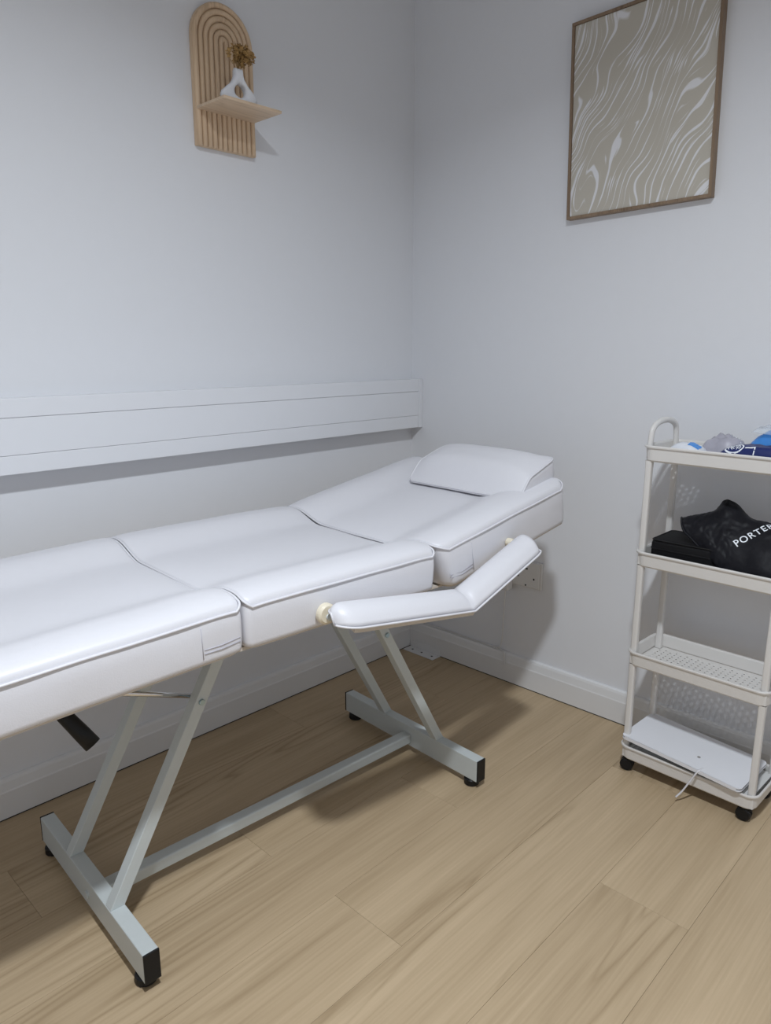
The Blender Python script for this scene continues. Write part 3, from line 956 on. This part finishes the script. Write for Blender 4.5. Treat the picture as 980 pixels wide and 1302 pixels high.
def patch_on(o, name, x0, x1, y0, y1, mat, parent, n=8):
    pts = [(x0 + (x1 - x0) * i / n, y0 + (y1 - y0) * j / n) for i in range(n + 1) for j in range(n + 1)]
    V = drape(o, pts)
    F = [(i * (n + 1) + j, i * (n + 1) + j + 1, (i + 1) * (n + 1) + j + 1, (i + 1) * (n + 1) + j) for i in range(n) for j in range(n)]
    return mesh_obj(name, V, F, mat, parent)


ZT = RIMS[3] - TH + 0.0035
# white sachet with a blue label
t = on_cart('white_sachet', 'white foil sachet with a blue label near the cart handle', 'sachet', (0.092, 0.048, ZT), 0.05)
p_ = soft_pack('body', 0.10, 0.068, 0.042, WHITEPACK, t, 3, 0.12)
patch_on(p_, 'label', 0.006, 0.032, -0.018, 0.006, BLUE, p_)
# grey plastic bag
t = on_cart('grey_plastic_bag', 'crumpled translucent grey plastic bag on top of the cart', 'plastic bag', (0.150, 0.123, ZT), 0.0)
p_ = soft_pack('body', 0.11, 0.074, 0.056, GREYBAG, t, 8, 0.22)
for i in range(5):
    x_ = 0.004 + 0.009 * i
    tube('crinkle', [(x_, 0.01 - 0.004 * i, 0.046), (x_ + 0.004 - 0.004 * i, 0.026 - 0.004 * i, 0.052 + 0.003 * (i % 3)), (x_ - 0.010, 0.030 - 0.003 * i, 0.066 - 0.003 * i)], [0.0012, 0.001, 0.0006], FILM if i % 2 else WHITEPACK, p_, seg=5)
# navy packet with white oval badge and corner mark
t = on_cart('navy_packet', 'dark navy packet with white oval badge and white corner mark', 'packet', (0.262, 0.048, ZT), 0.0)
navy = soft_pack('body', 0.20, 0.072, 0.051, NAVY, t, 5, 0.08, e=4.0)
# badge: upright on the sloping front of the packet
def badge(cx_, cy_, rx, ry):
    ring_o = [(cx_ + rx * math.cos(2 * PI * k / 28), cy_ + ry * math.sin(2 * PI * k / 28)) for k in range(28)]
    ring_i = [(cx_ + rx * 0.84 * math.cos(2 * PI * k / 28), cy_ + ry * 0.80 * math.sin(2 * PI * k / 28)) for k in range(28)]
    V = drape(navy, ring_o + ring_i, 0.0009)
    mesh_obj('badge_ring', V, [(k, (k + 1) % 28, 28 + (k + 1) % 28, 28 + k) for k in range(28)], PRINT, navy)
    strokes = [[(-.55, .35), (-.62, -.1), (-.5, -.4)], [(-.3, .45), (-.38, 0), (-.15, -.45)], [(-.05, .4), (-.25, .05), (.05, -.35)],
               [(.1, .45), (.5, .42), (.25, -.45)], [(.1, 0), (.45, .02)], [(.55, .3), (.66, 0), (.5, -.35)]]
    for s_ in strokes:
        pts2 = drape(navy, [(cx_ + rx * a_, cy_ + ry * b2) for a_, b2 in s_], 0.0009)
        tube('badge_stroke', pts2, 0.0011, PRINT, navy, seg=5)
badge(-0.054, -0.0215, 0.021, 0.0105)
patch_on(navy, 'corner_mark', -0.030, -0.008, -0.0245, -0.022, PRINT, navy, 4)
patch_on(navy, 'corner_mark', -0.0105, -0.008, -0.034, -0.022, PRINT, navy, 4)
# blue wipes packet with clear film
t = on_cart('blue_wipes_packet', 'bright blue wipes packet with clear film lying behind the navy packet', 'packet', (0.274, 0.1255, ZT), 0.0)
p_ = soft_pack('body', 0.150, 0.076, 0.080, BLUE, t, 12, 0.10)
fb = soft_pack('clear_flap', 0.10, 0.055, 0.014, FILM, p_, 2, 0.4)
fb.location = (-0.008, -0.004, 0.073); fb.rotation_euler = (0.05, 0.08, 0.1)

# --- second tier: zip case and printed bag
ZS = RIMS[2] - TH + 0.0035
t = on_cart('zip_case', 'flat black fabric zip case lying under the printed black bag', 'case', (0.130, 0.088, ZS), 0.03)
o = bm_obj('body', box_bm((-0.10, -0.064, 0.0004), (0.10, 0.064, 0.070), 0.012, 4), POUCH, t, smooth=True)
lp = rrect(-0.1005, 0.1005, -0.0645, 0.0645, 0.013, 5, 0.5)
tube('zip', [(x, y_, 0.046) for x, y_ in lp], 0.0016, BLACK, o, closed=True, seg=5)
tube('piping', [(x * 0.975, y_ * 0.965, 0.0675) for x, y_ in lp], 0.0022, BLACK, o, closed=True, seg=6)

bag = on_cart('printed_bag', 'crumpled black nylon bag with white capital lettering on the cart', 'bag', (0, 0, 0))
ctrl = [
    [(.066, .112, .692), (.115, .112, .712), (.146, .116, .728), (.166, .118, .757), (.198, .118, .749), (.232, .116, .722), (.285, .110, .716), (.345, .10, .705)],
    [(.078, .084, .701), (.122, .086, .718), (.156, .088, .727), (.182, .090, .738), (.214, .090, .728), (.244, .088, .716), (.288, .086, .713), (.345, .08, .700)],
    [(.093, .052, .694), (.132, .062, .706), (.164, .062, .708), (.194, .062, .706), (.222, .060, .697), (.252, .058, .690), (.292, .058, .688), (.345, .056, .676)],
    [(.104, .044, .678), (.146, .044, .686), (.174, .040, .678), (.204, .038, .676), (.228, .036, .668), (.258, .034, .662), (.298, .032, .660), (.345, .03, .648)],
    [(.126, .040, .663), (.158, .034, .660), (.184, .026, .650), (.208, .022, .642), (.234, .020, .636), (.264, .018, .630), (.300, .013, .632), (.345, .016, .624)],
    [(.155, .036, .640), (.172, .030, .634), (.194, .020, .618), (.214, .016, .612), (.238, .014, .608), (.268, .012, .604), (.304, .0085, .612), (.345, .012, .602)],
]
def crom(p0, p1, p2, p3, t):
    return 0.5 * ((2 * p1) + (-p0 + p2) * t + (2 * p0 - 5 * p1 + 4 * p2 - p3) * t * t + (-p0 + 3 * p1 - 3 * p2 + p3) * t ** 3)
def eval_grid(G, nu, nv):
    G = [[Vector(p) for p in r] for r in G]
    R_, C_ = len(G), len(G[0])
    tmp = []
    for r in G:
        row_ = []
        for k in range(nu + 1):
            x = k / nu * (C_ - 1); i = min(int(x), C_ - 2); t_ = x - i
            row_.append(crom(r[max(i - 1, 0)], r[i], r[i + 1], r[min(i + 2, C_ - 1)], t_))
        tmp.append(row_)
    out = []
    for k in range(nv + 1):
        x = k / nv * (R_ - 1); i = min(int(x), R_ - 2); t_ = x - i
        out.append([crom(tmp[max(i - 1, 0)][c], tmp[i][c], tmp[i + 1][c], tmp[min(i + 2, R_ - 1)][c], t_) for c in range(nu + 1)])
    return out
NU, NV = 90, 60
g = eval_grid(ctrl, NU, NV)
nd = Vector((0, -0.6, 0.8))
for j, r in enumerate(g):
    for i, p in enumerate(r):
        s_ = 1.0 - 0.75 * sm(0.45, 0.62, i / NU) * sm(0.25, 0.4, j / NV)
        w_ = noise.noise((p.x * 38, p.y * 38, p.z * 30)) * 0.0035 + abs(noise.noise((p.x * 75 + 5, p.z * 75, p.y * 40))) * 0.0035
        p += nd * w_ * s_ * (0.25 if i in (0, NU) else 1)
        p.y = max(p.y, 0.0078)
V = [p for r in g for p in r]; F = []
for j in range(NV):
    for i in range(NU):
        a = j * (NU + 1) + i
        F.append((a, a + 1, a + NU + 2, a + NU + 1))
m_ = len(V)
# underside: drawn in behind and below the outer skin
for j, r in enumerate(g):
    for i, p in enumerate(r):
        e = min(1, 4 * min(i / NU, 1 - i / NU, j / NV, 1 - j / NV))
        V.append(Vector((p.x, p.y, p.z)) - nd * (0.004 + 0.010 * e))
for j in range(NV):
    for i in range(NU):
        a = m_ + j * (NU + 1) + i
        F.append((a, a + NU + 1, a + NU + 2, a + 1))
rim = [i for i in range(NU + 1)] + [j * (NU + 1) + NU for j in range(1, NV + 1)] + [NV * (NU + 1) + i for i in range(NU - 1, -1, -1)] + [j * (NU + 1) for j in range(NV - 1, 0, -1)]
for k in range(len(rim)):
    a, b_ = rim[k], rim[(k + 1) % len(rim)]
    F.append((a, m_ + a, m_ + b_, b_))
bagb = mesh_obj('body', V, F, BAGM, bag, smooth=True)
# folded hem along the left edge
tube('hem', [g[j][0] + Vector((0.001, -0.001, 0.001)) for j in range(0, NV + 1, 4)], 0.0028, BAGM, bagb, seg=8)
# lettering lying on the nylon
fc = bpy.data.curves.new('lettering', 'FONT'); fc.body = 'PORTER'; fc.size = 1.0
fc.space_character = 1.18; fc.offset = 0.012
fo = bpy.data.objects.new('tmp_text', fc); COL.objects.link(fo)
dg = bpy.context.evaluated_depsgraph_get()
tm = bpy.data.meshes.new_from_object(fo.evaluated_get(dg))
bpy.data.objects.remove(fo); bpy.data.curves.remove(fc)
bmt = bmesh.new(); bmt.from_mesh(tm)
bmesh.ops.triangulate(bmt, faces=bmt.faces)
bmesh.ops.subdivide_edges(bmt, edges=[e for e in bmt.edges if e.calc_length() > 0.15], cuts=2)
bvh = BVHTree.FromPolygons([v.co for v in bagb.data.vertices], [p.vertices[:] for p in bagb.data.polygons])
T0 = Vector((0.2345, 0.034, 0.668)); E1 = Vector((0.047, 0.040, 0.041)).normalized()
NRM = Vector((-0.05, -0.62, 0.78)); NRM = (NRM - E1 * NRM.dot(E1)).normalized()
E2 = NRM.cross(E1).normalized()
xmin = min(v.co.x for v in bmt.verts)
sc_ = 0.0232
for v in bmt.verts:
    q = T0 + E1 * (v.co.x - xmin) * sc_ * 1.0 + E2 * v.co.y * sc_
    hit = bvh.ray_cast(q + NRM * 0.08, -NRM)[0]
    v.co = (hit if hit else q) + NRM * 0.0009
bm_obj('lettering', bmt, PRINT, bagb)
bpy.data.meshes.remove(tm)

# --- lowest tier: folders and papers
ZB = RIMS[0] - TH + 0.0035
for i, (nm, lab, cat, sz, pos, rz, mat) in enumerate([
    ('magazine', 'grey magazine lying lowest in the bottom tray of the cart', 'magazine', (0.31, 0.145, 0.010), (0.172, 0.089, ZB + 0.0003), 0.01, GREYCARD),
    ('paper_stack', 'stack of white papers under the white folder on the cart', 'papers', (0.316, 0.150, 0.014), (0.178, 0.091, ZB + 0.0107), -0.012, PAPER),
]):
    t = on_cart(nm, lab, cat, pos, rz)
    nl = 4
    for l_ in range(nl):
        dx = random.uniform(-0.003, 0.003); dy = random.uniform(-0.002, 0.002)
        box('sheet', (-sz[0] / 2 + dx, -sz[1] / 2 + dy, sz[2] * l_ / nl), (sz[0] / 2 + dx, sz[1] / 2 + dy, sz[2] * (l_ + 0.9) / nl), mat, t, 0.0004, 1)
cp_ = on_cart('clear_wallet', 'crumpled clear plastic wallet poking out below the white folder', 'plastic wallet', (0.165, 0.055, ZB + 0.026), 0.05)
soft_pack('body', 0.27, 0.085, 0.010, FILM, cp_, 21, 0.5)
fo_ = on_cart('white_folder', 'shiny white folder lying on top of the papers in the bottom tray', 'folder', (0.166, 0.078, 0.0905), 0.0)
fo_.matrix_world = CTM @ Matrix.Translation((0.166, 0.078, 0.0975)) @ Matrix.Rotation(math.radians(2.6), 4, 'Y') @ Matrix.Rotation(math.radians(1.5), 4, 'X') @ Matrix.Rotation(-0.03, 4, 'Z')
cover_o = rrect(-0.156, 0.156, -0.0855, 0.082, 0.012, 5, 0.02)
def slab(name, outline, z0, z1, mat, parent, bend=0.0):
    n = len(outline)
    V = [(x, y_, z0 + bend * x * x) for x, y_ in outline] + [(x, y_, z1 + bend * x * x) for x, y_ in outline]
    return mesh_obj(name, V, [tuple(range(n)), tuple(range(n, 2 * n))] + [(i, (i + 1) % n, n + (i + 1) % n, n + i) for i in range(n)], mat, parent)
slab('cover', cover_o, 0.004, 0.0055, FOLDER, fo_)
slab('cover', cover_o, -0.0035, -0.002, FOLDER, fo_)
slab('spine', [(-0.156 + 0.01, -0.0862), (0.146, -0.0862), (0.146, -0.0835), (-0.146, -0.0835)], -0.0035, 0.0055, FOLDER, fo_)
slab('sheet', [(x * 0.97, y_ * 0.96) for x, y_ in cover_o], -0.0018, 0.0038, PAPER, fo_)
cyl('snap_button', (0.030, -0.030, 0.0058), (0, 0, 1), 0.0042, 0.0008, GREYCARD, fo_, seg=14)
tag(tube('cable_tie', [CTM @ Vector(p) for p in smooth_path([(0.222, 0.03, 0.0925), (0.221, 0.006, 0.098), (0.217, -0.010, 0.096), (0.205, -0.016, 0.070), (0.190, -0.024, 0.036), (0.178, -0.032, 0.016)])], 0.0016, PIPE, seg=6, sx=1.6),
    'white plastic tie hanging over the rim of the bottom tray', 'cable tie')

bpy.context.view_layer.update()
